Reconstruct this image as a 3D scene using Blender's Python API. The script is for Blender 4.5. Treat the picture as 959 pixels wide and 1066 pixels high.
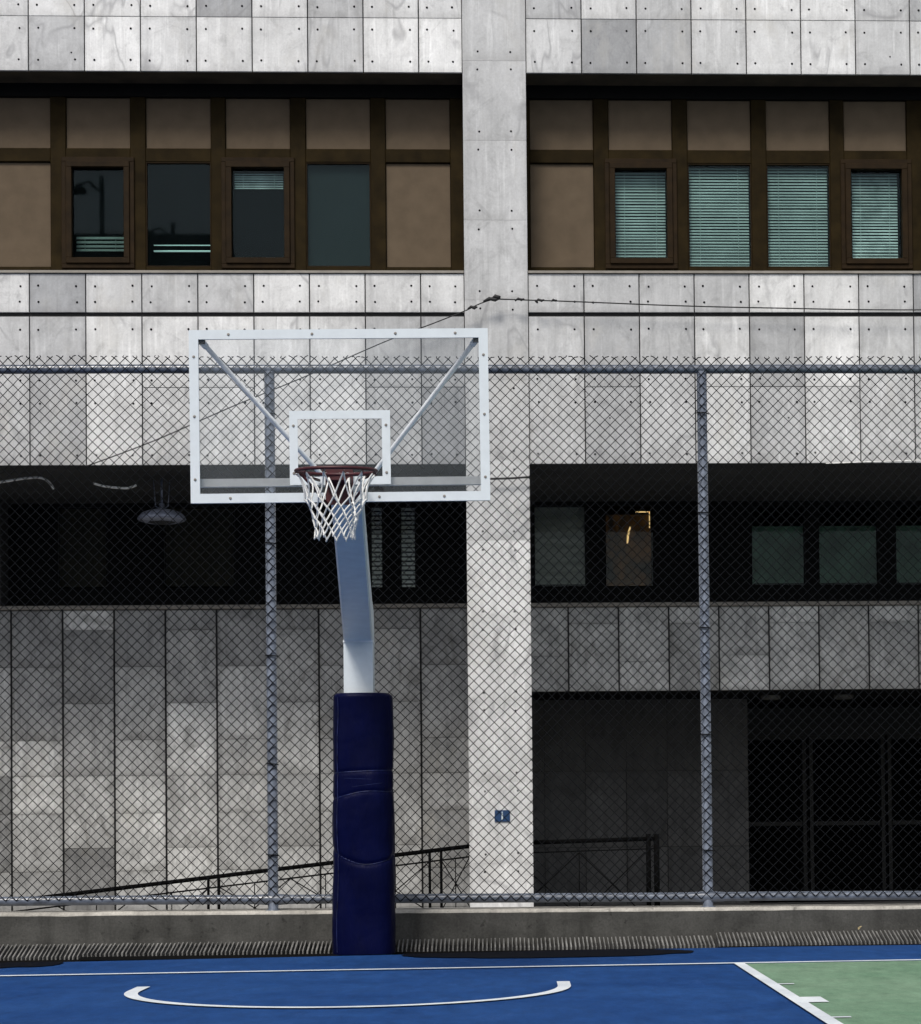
import bpy, math, random
from mathutils import Vector, Matrix, noise
random.seed(7)
for o in list(bpy.data.objects): bpy.data.objects.remove(o)
scene = bpy.context.scene
col = scene.collection
PI = math.pi

# ---------------------------------------------------------------- camera
FPX, PPX, PPY, HCAM = 2314.0, 620.0, 798.0, 1.005
PSI, TH, RHO = 0.045, 0.0243, 0.0103
F = Vector((math.sin(PSI)*math.cos(TH), math.cos(PSI)*math.cos(TH), math.sin(TH)))
R0 = Vector((math.cos(PSI), -math.sin(PSI), 0)); U0 = R0.cross(F)
U = (U0*math.cos(RHO) + R0*math.sin(RHO)).normalized()
R = (R0*math.cos(RHO) - U0*math.sin(RHO)).normalized()
CAM = Vector((0, 0, HCAM))
cd = bpy.data.cameras.new('camera'); cam = bpy.data.objects.new('camera', cd); col.objects.link(cam)
m = Matrix.Identity(4)
for i in range(3):
    m[i][0] = R[i]; m[i][1] = U[i]; m[i][2] = -F[i]; m[i][3] = CAM[i]
cam.matrix_world = m
cd.sensor_fit = 'HORIZONTAL'; cd.sensor_width = 36; cd.lens = FPX/959*36
cd.shift_x = -(PPX-479.5)/959; cd.shift_y = (PPY-533)/959
cd.clip_start = 0.1; cd.clip_end = 2000
scene.camera = cam
def ray(px, py): return F + R*((px-PPX)/FPX) - U*((py-PPY)/FPX)
def at(px, py, Y):                       # real point at depth Y seen at that place of the photograph
    d = ray(px, py); return CAM + d*(Y/d.y)
def ground(px, py, Z=0.0):
    d = ray(px, py); return CAM + d*((Z-HCAM)/d.z)

# ---------------------------------------------------------------- sky, sun, exposure
SUN_EL, SUN_AZ = math.radians(52), math.radians(200)      # azimuth measured from +Y towards +X
w = bpy.data.worlds.new('World'); scene.world = w; w.use_nodes = True
nt = w.node_tree; bg = nt.nodes['Background']
sky = nt.nodes.new('ShaderNodeTexSky'); sky.sky_type = 'NISHITA'; sky.sun_disc = False
sky.sun_elevation = SUN_EL; sky.sun_rotation = SUN_AZ
sky.air_density = 1.0; sky.dust_density = 3.0; sky.ozone_density = 1.0
hs = nt.nodes.new('ShaderNodeHueSaturation'); hs.inputs['Saturation'].default_value = 0.42
nt.links.new(sky.outputs[0], hs.inputs['Color']); nt.links.new(hs.outputs[0], bg.inputs['Color'])
bg.inputs['Strength'].default_value = 0.085
sd = bpy.data.lights.new('sun', 'SUN'); sun = bpy.data.objects.new('sun', sd); col.objects.link(sun)
sd.energy = 1.6; sd.angle = math.radians(16); sd.color = (1.0, 0.95, 0.88)
sv = Vector((math.sin(SUN_AZ)*math.cos(SUN_EL), math.cos(SUN_AZ)*math.cos(SUN_EL), math.sin(SUN_EL)))
sun.rotation_euler = sv.to_track_quat('Z', 'Y').to_euler(); sun.location = sv*40
vs = scene.view_settings; vs.view_transform = 'Standard'; vs.look = 'None'; vs.gamma = 1
vs.exposure = 0.66

# ---------------------------------------------------------------- materials
def lin(c): return tuple(((x/255)/12.92 if x <= 10 else (((x/255)+.055)/1.055)**2.4) for x in c)
class Mat:
    def __init__(s, name):
        s.m = bpy.data.materials.new(name); s.m.use_nodes = True; s.t = s.m.node_tree
        s.b = s.t.nodes['Principled BSDF']; s.n = s.t.nodes; s.l = s.t.links
    def node(s, t, **k):
        n = s.n.new(t)
        for a, v in k.items():
            if a.startswith('i_'): n.inputs[a[2:].replace('_', ' ')].default_value = v
            else: setattr(n, a, v)
        return n
    def coords(s, scale=(1,1,1)):
        tc = s.node('ShaderNodeNewGeometry'); mp = s.node('ShaderNodeMapping'); mp.inputs['Scale'].default_value = scale
        src = tc.outputs['Position']
        if getattr(s, 'slab', False):                 # every slab is cut from another place of the stone
            at_ = s.node('ShaderNodeAttribute', attribute_name='tone')
            v = s.node('ShaderNodeVectorMath', operation='SCALE'); v.inputs[0].default_value = (31.7, 17.3, 53.9)
            s.l.new(at_.outputs['Fac'], v.inputs['Scale'])
            a2 = s.node('ShaderNodeVectorMath', operation='ADD'); s.l.new(src, a2.inputs[0]); s.l.new(v.outputs[0], a2.inputs[1]); src = a2.outputs[0]
        s.l.new(src, mp.inputs[0]); return mp.outputs[0]
    def noise(s, scale, detail=4, stretch=(1,1,1), rough=.55, dist=0):
        n = s.node('ShaderNodeTexNoise', i_Scale=scale, i_Detail=detail, i_Roughness=rough, i_Distortion=dist)
        s.l.new(s.coords(stretch), n.inputs['Vector']); return n.outputs[0]
    def ramp(s, src, a, b, lo=0., hi=1.):
        n = s.node('ShaderNodeMapRange'); n.inputs[1].default_value = a; n.inputs[2].default_value = b
        n.inputs[3].default_value = lo; n.inputs[4].default_value = hi; s.l.new(src, n.inputs[0]); return n.outputs[0]
    def mix(s, fac, a, b, mode='MIX'):
        n = s.node('ShaderNodeMix', data_type='RGBA', blend_type=mode)
        for sock, v in ((n.inputs[0], fac), (n.inputs[6], a), (n.inputs[7], b)):
            if hasattr(v, 'is_linked'): s.l.new(v, sock)
            elif isinstance(v, tuple): sock.default_value = (*v[:3], 1)
            else: sock.default_value = v
        return n.outputs[2]
    def mul(s, a, b, op='MULTIPLY'):
        n = s.node('ShaderNodeMath', operation=op)
        for sock, v in ((n.inputs[0], a), (n.inputs[1], b)):
            if hasattr(v, 'is_linked'): s.l.new(v, sock)
            else: sock.default_value = v
        return n.outputs[0]
    def scale(s, color, f): 
        n = s.node('ShaderNodeVectorMath', operation='SCALE'); s.l.new(color, n.inputs[0])
        if hasattr(f, 'is_linked'): s.l.new(f, n.inputs['Scale'])
        else: n.inputs['Scale'].default_value = f
        return n.outputs[0]
    def color(s, c):
        if isinstance(c, tuple): s.b.inputs['Base Color'].default_value = (*c[:3], 1)
        else: s.l.new(c, s.b.inputs['Base Color'])
    def bump(s, h, strength=.2, dist=.01):
        n = s.node('ShaderNodeBump', i_Strength=strength, i_Distance=dist); s.l.new(h, n.inputs['Height'])
        s.l.new(n.outputs[0], s.b.inputs['Normal'])
    def set(s, rough=.5, metal=0., spec=.5):
        s.b.inputs['Roughness'].default_value = rough; s.b.inputs['Metallic'].default_value = metal
        s.b.inputs['Specular IOR Level'].default_value = spec; return s

def simple(name, c, rough=.6, metal=0., spec=.5, var=.15, vscale=8, stretch=(1,1,1), bump=0):
    M = Mat(name); M.set(rough, metal, spec)
    n = M.noise(vscale, 5, stretch)
    M.color(M.mix(M.ramp(n, .3, .7), tuple(x*(1-var) for x in c), tuple(min(1, x*(1+var)) for x in c)))
    if bump: M.bump(n, bump, .01)
    return M.m

def marble(name, lo, hi, vein, amp=1.):
    M = Mat(name); M.set(.55, 0, .25); M.slab = True
    at_ = M.node('ShaderNodeAttribute', attribute_name='tone'); t = at_.outputs['Fac']
    base = M.mix(t, lo, hi)
    f = M.ramp(M.noise(1.6, 5, (1, 1, 1), .62, .9), .3, .7, 1-.26*amp, 1+.16*amp)          # clouds of the stone
    f = M.mul(f, M.ramp(M.noise(9, 6, (1, 1, .6), .72, .5), .28, .72, 1-.17*amp, 1+.13*amp))
    f = M.mul(f, M.ramp(M.noise(2.6, 5, (1, 1, .8), .7, 2.2), .53, .70, 1., 1-.34*amp))     # blotches
    d = M.noise(1.5, 5, (1, 1, -.9), .6, 1.2)
    f = M.mul(f, M.ramp(M.noise(42, 4, (1, 1, 1), .7), .3, .7, .92, 1.07))
    M.slab = False
    f = M.mul(f, M.ramp(M.noise(3.6, 4, (4.2, 1, .22), .65), .5, .72, 1., 1-.24*amp))       # water runs
    f = M.mul(f, M.ramp(M.noise(4.4, 3, (4.6, 1, .3), .65), .56, .74, 1., 1.2))
    f = M.mul(f, M.ramp(M.noise(.55, 3, (1, 1, .6), .5), .35, .65, .9, 1.06))
    c = M.scale(base, f)
    M.slab = True
    v = M.noise(.8, 3, (1.3, 1, .6), .5, 1.1)
    ab = M.node('ShaderNodeMath', operation='ABSOLUTE'); M.l.new(M.mul(v, .5, 'SUBTRACT'), ab.inputs[0])
    vm = M.ramp(ab.outputs[0], 0.0, .022, .55, 0.)
    c = M.mix(M.mul(vm, M.ramp(M.noise(1.1, 2), .47, .60)), c, vein)
    M.slab = False
    g = M.ramp(M.noise(1.7, 5, (1, 1, .5), .7), .56, .75, 0, .5)
    c = M.mix(g, c, tuple(x*.62 for x in (hi[0], hi[1]*.96, hi[2]*.88)))
    # dirt gathered along the edges of each slab, most at its foot
    ea = M.node('ShaderNodeAttribute', attribute_name='slab'); sp = M.node('ShaderNodeSeparateColor'); M.l.new(ea.outputs['Color'], sp.inputs[0])
    u, v_ = sp.outputs[0], sp.outputs[1]
    du = M.mul(u, M.mul(1.0, u, 'SUBTRACT'), 'MINIMUM'); nn = M.noise(6, 5, (1, 1, .6), .7)
    wob = M.mul(M.mul(nn, .45, 'SUBTRACT'), .22)
    eu = M.ramp(M.mul(du, wob, 'SUBTRACT'), 0, .09, .18*amp, 0.)
    ev = M.ramp(M.mul(v_, wob, 'SUBTRACT'), 0, .15, .26*amp, 0.)
    et = M.ramp(M.mul(M.mul(1.0, v_, 'SUBTRACT'), wob, 'SUBTRACT'), 0, .05, .10*amp, 0.)
    e_ = M.mul(M.mul(eu, ev, 'MAXIMUM'), et, 'MAXIMUM')
    c = M.mix(e_, c, (.11, .104, .092))
    M.color(c); M.bump(M.noise(42, 4), .1, .003)
    return M.m

M = {}
M['marble'] = marble('marble_cladding', (.27, .278, .292), (.83, .832, .825), (.26, .26, .27), .62)
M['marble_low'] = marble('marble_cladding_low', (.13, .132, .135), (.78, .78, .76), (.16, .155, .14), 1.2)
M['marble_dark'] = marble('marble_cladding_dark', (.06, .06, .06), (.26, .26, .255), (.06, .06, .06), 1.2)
M['joint'] = simple('dark_joint', (.018, .018, .018), .9)
M['bolt'] = simple('bolt_hole', (.008, .008, .009), .8, spec=.05)
M['soffit'] = simple('stained_soffit', (.045, .035, .022), .9, var=.5, vscale=3)
M['soffit_dark'] = simple('stained_concrete_soffit', (.028, .028, .026), .9, var=.35, vscale=2.5)
M['void'] = simple('dark_interior', (.010, .010, .010), .95, spec=.1)
M['bronze'] = simple('bronze_frame', (.019, .0125, .0040), .65, .0, .06, var=.35, vscale=6)
M['bronze_dark'] = simple('dark_bronze_sash', (.019, .011, .004), .6, .0, .10, var=.3, vscale=9)
M['black_frame'] = simple('black_frame', (.006, .006, .006), .7, spec=.1)
M['tan'] = simple('tan_panel', (.118, .090, .062), .85, spec=.05, var=.10, vscale=6)
M['sill'] = simple('sill_metal', (.26, .24, .21), .6, .2)
M['galv'] = simple('galvanised_post', (.115, .135, .175), .30, .0, .75, var=.4, vscale=12)
M['wire'] = simple('galvanised_wire', (.011, .012, .014), .9, .0, .04, var=.25, vscale=30)
M['white'] = simple('white_painted_metal', (.68, .735, .765), .4, var=.04, vscale=18)
M['arm'] = simple('pale_arm_paint', (.80, .86, .88), .38, var=.06, vscale=9)  # near-white, raised so the shaded underside of the arm reads lighter
M['strut'] = simple('strut_paint', (.86, .88, .90), .4, var=.12, vscale=14)
M['bar'] = simple('support_bar_paint', (.62, .62, .60), .55, var=.12, vscale=10)
M['rim'] = simple('dark_red_paint', (.050, .003, .006), .5, var=.3, vscale=40)
M['net'] = simple('net_cord', (.72, .72, .70), .85, var=.12, vscale=60)
M['rail'] = simple('black_handrail', (.003, .003, .003), .9, spec=.03)
M['cable'] = simple('black_cable', (.015, .015, .016), .7)
M['white_cable'] = simple('white_cable', (.85, .84, .78), .7, var=.25, vscale=20)
M['lamp'] = simple('lamp_shade_paint', (.24, .26, .33), .3, .1, var=.3, vscale=20)
M['plaque'] = simple('blue_plaque', lin((28, 60, 98)), .4)
M['plaque_mark'] = simple('plaque_mark', (.6, .66, .7), .5)
M['grate'] = simple('grate_bar', (.15, .148, .142), .85, .0, var=.6, vscale=5)
M['dark_render'] = simple('dark_render_wall', (.06, .06, .058), .9)
M['soffit_pale'] = simple('light_housing', (.12, .12, .11), .6)
M['door_frame'] = simple('dark_door_frame', (.007, .007, .006), .5)
M['leaf'] = simple('dry_leaf', (.26, .21, .11), .8, var=.4, vscale=50)
M['line'] = simple('line_paint', (.66, .70, .74), .6, var=.13, vscale=7)
def line_mat():
    m_ = Mat('line_paint'); m_.set(.75, 0, .1)
    wear = m_.ramp(m_.noise(38, 5, (1, .5, 1), .8), .60, .72, 0, .55)
    c = m_.mix(m_.ramp(m_.noise(3, 5, (1, .4, 1), .7), .3, .7), (.50, .54, .58), (.72, .76, .79))
    m_.color(m_.mix(wear, c, (.10, .15, .25))); return m_.m
M['line'] = line_mat()
M['asphalt'] = simple('asphalt', (.05, .05, .05), .9, var=.3, vscale=4)
M['paving'] = simple('ramp_concrete', (.16, .155, .15), .9, var=.25, vscale=3)

def court_mat(name, c, alt):
    m_ = Mat(name); m_.set(.8, 0, .06)
    a = m_.ramp(m_.noise(.9, 5, (1, 1, 1), .7, .5), .3, .7)
    base = m_.mix(a, c, alt)
    f = m_.ramp(m_.noise(7, 7, (1, .35, 1), .78), .25, .75, .68, 1.32)
    f = m_.mul(f, m_.ramp(m_.noise(160, 2), .3, .7, .86, 1.14))
    scuff = m_.ramp(m_.noise(4.5, 7, (1, .3, 1), .8, 1.2), .57, .72, 0, .42)
    cc = m_.mix(scuff, m_.scale(base, f), tuple(min(1, x*1.6+.03) for x in c))
    specks = m_.ramp(m_.noise(26, 3, (1, .5, 1), .6), .68, .73, 0, .35); cc = m_.mix(specks, cc, tuple(x*.35 for x in c))
    m_.color(cc); m_.bump(m_.noise(220, 2), .25, .003); return m_.m
M['blue'] = court_mat('blue_acrylic_court', (.0095, .042, .150), (.018, .064, .20))
M['green'] = court_mat('green_acrylic_court', (.120, .215, .140), (.185, .28, .195))

def concrete(name, c):
    m_ = Mat(name); m_.set(.85, 0, .2)
    f = m_.ramp(m_.noise(2.2, 6, (1, 1, 1.5), .65, .4), .3, .7, .62, 1.28)
    f = m_.mul(f, m_.ramp(m_.noise(2.5, 4, (3, 1, .3), .6), .5, .75, 1., .6))
    f = m_.mul(f, m_.ramp(m_.noise(60, 3), .3, .7, .85, 1.15))
    pv = m_.ramp(m_.noise(14, 4), .62, .70, 1., .55)
    f = m_.mul(f, pv)
    cc = m_.node('ShaderNodeRGB'); cc.outputs[0].default_value = (*c, 1)
    m_.color(m_.scale(cc.outputs[0], f)); m_.bump(m_.noise(25, 5), .5, .008); return m_.m
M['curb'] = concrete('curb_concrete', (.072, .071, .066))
M['curb_top'] = concrete('curb_top_highlight', (.42, .40, .36))  # paler than the front: highlight along the kerb top put into the colour

def pad_mat():
    m_ = Mat('navy_vinyl'); m_.set(.42, 0, .07)
    n = m_.noise(5, 5, (1, 1, .6), .6)
    m_.color(m_.mix(m_.ramp(n, .3, .7), (.0009, .0018, .021), (.0014, .0028, .032)))
    h = m_.noise(9, 5, (1.6, 1.6, .35), .55, .8); m_.bump(h, .45, .02); return m_.m
M['pad'] = pad_mat()
M['pad_band'] = simple('navy_band', (.010, .015, .06), .4, spec=.2, var=.8, vscale=20)

def glass(name, tint, refl=.10, haze=0., hazecol=(.5, .6, .6)):
    m_ = Mat(name); t = m_.t; m_.n.remove(m_.b); out = [n for n in m_.n if n.type == 'OUTPUT_MATERIAL'][0]
    tr = m_.node('ShaderNodeBsdfTransparent'); tr.inputs[0].default_value = (*tint, 1)
    gl = m_.node('ShaderNodeBsdfGlossy'); gl.inputs['Roughness'].default_value = .02; gl.inputs[0].default_value = (.58, .66, .70, 1)
    fr = m_.node('ShaderNodeFresnel'); fr.inputs[0].default_value = 1.5
    fm = m_.mul(fr.outputs[0], refl/.04)
    mx = m_.node('ShaderNodeMixShader'); t.links.new(fm, mx.inputs[0]); t.links.new(tr.outputs[0], mx.inputs[1]); t.links.new(gl.outputs[0], mx.inputs[2])
    last = mx
    if haze:
        df = m_.node('ShaderNodeBsdfDiffuse'); df.inputs[0].default_value = (*hazecol, 1)
        mh = m_.node('ShaderNodeMixShader')
        t.links.new(m_.ramp(m_.noise(2.2, 5), .3, .7, haze*.6, haze*1.4), mh.inputs[0])
        t.links.new(mx.outputs[0], mh.inputs[1]); t.links.new(df.outputs[0], mh.inputs[2]); last = mh
    t.links.new(last.outputs[0], out.inputs[0]); return m_.m
M['glass'] = glass('window_glass', (.79, .885, .87), .012, .004, (.35, .5, .55))
M['glass_low'] = glass('shaded_window_glass', (.96, .98, .96), .010)
M['acrylic'] = glass('acrylic_sheet', (.955, .96, .965), .022, .022, (.75, .78, .8))
M['blind'] = simple('pale_blind', (.49, .51, .505), .6, var=.22, vscale=3)
M['blind_bright'] = simple('bright_blind', (.74, .80, .80), .6, var=.6, vscale=3.2)  # mottling puts cloudy reflections of the pane into the blind colour
M['blind_grey'] = simple('grey_blind', (.88, .90, .84), .7, var=.2, vscale=5)
M['shade_green'] = simple('green_roller_shade', (.055, .115, .082), .8, var=.5, vscale=2.6)
M['shade_pale'] = simple('pale_grey_shade', (.24, .245, .225), .8, var=.35, vscale=3, stretch=(.5, 1, 5))
M['shade_brown'] = simple('brown_shade', (.022, .016, .008), .8, var=.3, vscale=3)
def lit(name, c, s):
    m_ = Mat(name); m_.color(tuple(x*.08 for x in c)); f = m_.ramp(m_.noise(5.5, 4, (1, 1, .7), .6, .8), .38, .64, .02, 1.3)
    cc = m_.node('ShaderNodeRGB'); cc.outputs[0].default_value = (*c, 1); m_.l.new(m_.scale(cc.outputs[0], f), m_.b.inputs['Emission Color']); m_.b.inputs['Emission Strength'].default_value = s; return m_.m
def emis(name, c, s):
    m_ = Mat(name); m_.color(c); m_.b.inputs['Emission Color'].default_value = (*c, 1); m_.b.inputs['Emission Strength'].default_value = s; return m_.m
M['warm_dim'] = lit('warm_lit_room', lin((125, 84, 34)), .05)
M['warm'] = emis('warm_glow', lin((245, 205, 140)), .55)
M['cool'] = emis('cool_glow_strip', (.75, .95, .92), .2)

# ---------------------------------------------------------------- mesh building
class MB:
    def __init__(s): s.v = []; s.f = []; s.m = []; s.t = []; s.smooth = []; s.uv = {}
    def face(s, idx, mat=0, tone=.5, sm=False): s.f.append(idx); s.m.append(mat); s.t.append(tone); s.smooth.append(sm)
    def box(s, x0, x1, y0, y1, z0, z1, mat=0, tone=.5):
        b = len(s.v)
        s.v += [(x, y, z) for z in (z0, z1) for y in (y0, y1) for x in (x0, x1)]
        for f in ((0,2,3,1),(4,5,7,6),(0,1,5,4),(2,6,7,3),(0,4,6,2),(1,3,7,5)): s.face([b+i for i in f], mat, tone)
    def bevbox(s, x0, x1, y0, y1, z0, z1, mat=0, tone=.5, c=.004):   # box with the front edges chamfered
        b = len(s.v)
        s.v += [(x0+c, y0, z0+c), (x1-c, y0, z0+c), (x1-c, y0, z1-c), (x0+c, y0, z1-c),
                (x0, y0+c, z0), (x1, y0+c, z0), (x1, y0+c, z1), (x0, y0+c, z1),
                (x0, y1, z0), (x1, y1, z0), (x1, y1, z1), (x0, y1, z1)]
        s.uv[len(s.f)] = (x1-x0, z1-z0); s.face([b, b+1, b+2, b+3], mat, tone)
        for o in (0, 4):
            for i in range(4):
                j = (i+1) % 4; s.face([b+o+i, b+o+4+i, b+o+4+j, b+o+j], mat, tone)
        s.face([b+11, b+10, b+9, b+8], mat, tone)
    def hexa(s, p, mat=0, tone=.5):     # 8 points: bottom ring 0-3, top ring 4-7
        b = len(s.v); s.v += [tuple(q) for q in p]
        for f in ((3,2,1,0),(4,5,6,7),(0,1,5,4),(1,2,6,5),(2,3,7,6),(3,0,4,7)): s.face([b+i for i in f], mat, tone)
    def tube(s, pts, r, n=8, mat=0, cap=True, tone=.5):
        pts = [Vector(p) for p in pts]; rs = r if isinstance(r, (list, tuple)) else [r]*len(pts)
        b = len(s.v); up = None
        for i, p in enumerate(pts):
            d = (pts[min(i+1, len(pts)-1)] - pts[max(i-1, 0)]).normalized()
            if up is None:
                up = Vector((0, 1, 0)) if abs(d.y) < .9 else Vector((1, 0, 0))
            a = (up - d*up.dot(d)).normalized(); up = a; c = d.cross(a)
            for k in range(n):
                t = 2*PI*k/n; s.v.append(tuple(p + (a*math.cos(t) + c*math.sin(t))*rs[i]))
        for i in range(len(pts)-1):
            for k in range(n):
                k2 = (k+1) % n; s.face([b+i*n+k, b+i*n+k2, b+(i+1)*n+k2, b+(i+1)*n+k], mat, tone, n > 5)
        if cap:
            s.face([b+k for k in range(n)][::-1], mat, tone); s.face([b+(len(pts)-1)*n+k for k in range(n)], mat, tone)
    def lathe(s, c, prof, n=32, mat=0):
        b = len(s.v)
        for r, z in prof:
            for k in range(n):
                t = 2*PI*k/n; s.v.append((c[0]+r*math.cos(t), c[1]+r*math.sin(t), c[2]+z))
        for i in range(len(prof)-1):
            for k in range(n):
                k2 = (k+1) % n; s.face([b+i*n+k, b+i*n+k2, b+(i+1)*n+k2, b+(i+1)*n+k], mat, .5, True)
    def disc_y(s, x, y, z, r, mat=0, n=8):          # small boss facing -Y
        b = len(s.v)
        for yy, rr in ((y+.004, r), (y-.002, r*.85)):
            for k in range(n): s.v.append((x+rr*math.cos(2*PI*k/n), yy, z+rr*math.sin(2*PI*k/n)))
        s.face([b+n+k for k in range(n)], mat)
        for k in range(n): s.face([b+k, b+(k+1) % n, b+n+(k+1) % n, b+n+k], mat)
    def build(s, name, mats, parent=None, origin=None):
        if not isinstance(mats, (list, tuple)): mats = [mats]
        off = Vector(origin) if origin is not None else (parent['_w'] if False else None)
        if off is None: off = WORLD.get(parent.name, Vector((0,0,0))) if parent else Vector((0,0,0))
        me = bpy.data.meshes.new(name); me.from_pydata([tuple(Vector(v)-off) for v in s.v], [], s.f)
        for mt in mats: me.materials.append(mt)
        me.polygons.foreach_set('material_index', s.m); me.polygons.foreach_set('use_smooth', s.smooth)
        a = me.attributes.new('tone', 'FLOAT', 'FACE'); a.data.foreach_set('value', s.t)
        if s.uv and 'clad' in name or name in ('slab_wall', 'parapet', 'pilaster', 'entrance_recess'):
            e = me.attributes.new('slab', 'FLOAT_COLOR', 'CORNER')
            for fi, (w_, h_) in s.uv.items():
                li = me.polygons[fi].loop_start
                for k, (u, v) in enumerate(((0, 0), (1, 0), (1, 1), (0, 1))): e.data[li+k].color = (u, v, w_/4, h_/4)
        me.update(); o = bpy.data.objects.new(name, me); col.objects.link(o)
        if parent: o.parent = parent
        else: o.location = off
        WORLD[o.name] = Vector(off); return o
WORLD = {}
def tag(o, label=None, cat=None, group=None, kind=None):
    if label: o['label'] = label
    if cat: o['category'] = cat
    if group: o['group'] = group
    if kind: o['kind'] = kind
    return o
def empty(name, loc, label, cat, group=None):
    o = bpy.data.objects.new(name, None); col.objects.link(o); o.location = loc; o.empty_display_size = .2
    WORLD[o.name] = Vector(loc); return tag(o, label, cat, group)
def sub(f, a, b, c, *r): pass

# ---------------------------------------------------------------- ground and court
g = MB(); g.v = [(-600,-600,-.9),(600,-600,-.9),(600,600,-.9),(-600,600,-.9)]; g.face([0,1,2,3])
tag(g.build('ground', M['asphalt']), kind='structure')
# the blue surface ends in front of the drain; its edge runs slightly askew to the kerb
YK = 17.72                                   # front face of the kerb wall
eL, eR = ground(0, 1003), ground(959, 982)
mE = (eR.y-eL.y)/(eR.x-eL.x)
def edgeY(x): return min(17.40, max(16.0, eL.y + mE*(x-eL.x)))
g = MB(); xs = [-30, -12] + [eL.x-1+i*(eR.x-eL.x+2)/12 for i in range(13)] + [12, 30]
for i, x in enumerate(xs):
    ye = edgeY(x)+.0; g.v += [(x, -25, 0), (x, ye, 0), (x, ye, -.9)]
for i in range(len(xs)-1):
    a, b = 3*i, 3*i+3; g.face([a, b, b+1, a+1]); g.face([a+1, b+1, b+2, a+2])
tag(g.build('court', M['blue']), kind='structure')

# baseline, lane line, tick marks, arc: painted 4 mm above
bl0, bl1 = ground(0, 1017), ground(959, 1000.2)
bd = (bl1-bl0).normalized(); bn = Vector((-bd.y, bd.x, 0))
la0, la1 = ground(769, 1004), ground(866, 1066); ld = (la1-la0).normalized(); ln = Vector((-ld.y, ld.x, 0))
def strip(mb, a, b, n, w, z):
    k = len(mb.v); mb.v += [tuple(Vector((p.x, p.y, z)) + n*s_*w/2) for p, s_ in ((a,-1),(b,-1),(b,1),(a,1))]; mb.face([k,k+1,k+2,k+3])
far = la0 + ld*9
g = MB(); e = bl0 + bd*22
g.v = [(la0.x, la0.y, .004), (far.x, far.y, .004), (20, far.y, .004), (20, bl0.y + (20-bl0.x)*bd.y/bd.x, .004)]
g.face([0,1,2,3]); tag(g.build('green_court_area', M['green']), kind='structure')
g = MB(); strip(g, bl0-bd*8, bl0+bd*18, bn, .085, .008); tag(g.build('court_baseline', M['line']), kind='structure')
g = MB(); strip(g, la0, far, ln, .075, .012)
for px, py, wdt in ((820, 1025.6, .06), (838, 1042.2, .36), (867, 1060.6, .06)):
    p = ground(px, py); q = la0 + ld*((p-la0).dot(ld)); side = bd
    n2 = ld
    k = len(g.v)
    A = q + side*.03; B = q + side*(.14 if wdt < .1 else .16)
    s2 = wdt/2
    pts = [A - n2*s2, B - n2*s2, B + n2*s2, A + n2*s2]
    g.v += [(p_.x, p_.y, .0085) for p_ in pts]; g.face([k,k+1,k+2,k+3])
tag(g.build('court_lane_line', M['line']), kind='structure')
hc = at(350, 491, 13.0)                      # centre of the rim
g = MB(); cx, cy = hc.x+.045, 12.93; N = 60; r0, r1 = 1.235, 1.315
aL, aR = ground(133, 1033), ground(594.5, 1027)
rot = math.atan2(aR.y-aL.y, aR.x-aL.x); cx, cy = (aL.x+aR.x)/2, (aL.y+aR.y)/2
rad = (aR-aL).length/2
fr = ground(352, 1050.5); dep = cy-fr.y
path = [(math.cos(PI+PI*i/N), math.sin(PI+PI*i/N)) for i in range(N+1)]
path = [(-1, .34)] + path + [(1, .34)]
for (ux, uy) in path:
    for rr in (rad-.08, rad):
        sx = (rr if abs(uy) <= 1 else rr)*ux; sy = (dep/rad*rr)*uy if uy < 0 else uy*1.0
        g.v.append((cx + sx*math.cos(rot) - sy*math.sin(rot), cy + sx*math.sin(rot) + sy*math.cos(rot), .008))
for i in range(len(path)-1): g.face([2*i, 2*i+1, 2*i+3, 2*i+2])
tag(g.build('court_arc_line', M['line']), kind='structure')

# near-black patches laid flat on the court surface
def dark_patch(x0, x1, yc, hw, label, seed):
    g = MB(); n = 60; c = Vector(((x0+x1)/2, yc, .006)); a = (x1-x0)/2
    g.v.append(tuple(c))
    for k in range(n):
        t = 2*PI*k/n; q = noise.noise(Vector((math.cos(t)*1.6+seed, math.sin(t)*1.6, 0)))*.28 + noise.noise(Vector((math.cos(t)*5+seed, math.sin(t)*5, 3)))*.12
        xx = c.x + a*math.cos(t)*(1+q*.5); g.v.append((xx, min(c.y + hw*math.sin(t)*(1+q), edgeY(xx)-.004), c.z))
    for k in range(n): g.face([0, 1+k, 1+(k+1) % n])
    o = g.build('dark_patch', M['near_black'], origin=c); return tag(o, label, 'dark_patch')
m_ = Mat('court_dark_patch'); m_.set(.6, 0, .03); m_.color((.003, .004, .008)); m_.bump(m_.noise(6, 3), .05, .01); M['near_black'] = m_.m
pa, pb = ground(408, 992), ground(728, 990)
dark_patch(pa.x, pb.x, 16.85, .55, 'long dark patch on the blue court right of the padded pole', 3)
pa, pb = ground(-60, 1001), ground(84, 998)
dark_patch(pa.x, pb.x, edgeY(ground(20, 1001).x)-.25, .42, 'dark patch on the blue court at the left end of the drain', 9)

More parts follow.
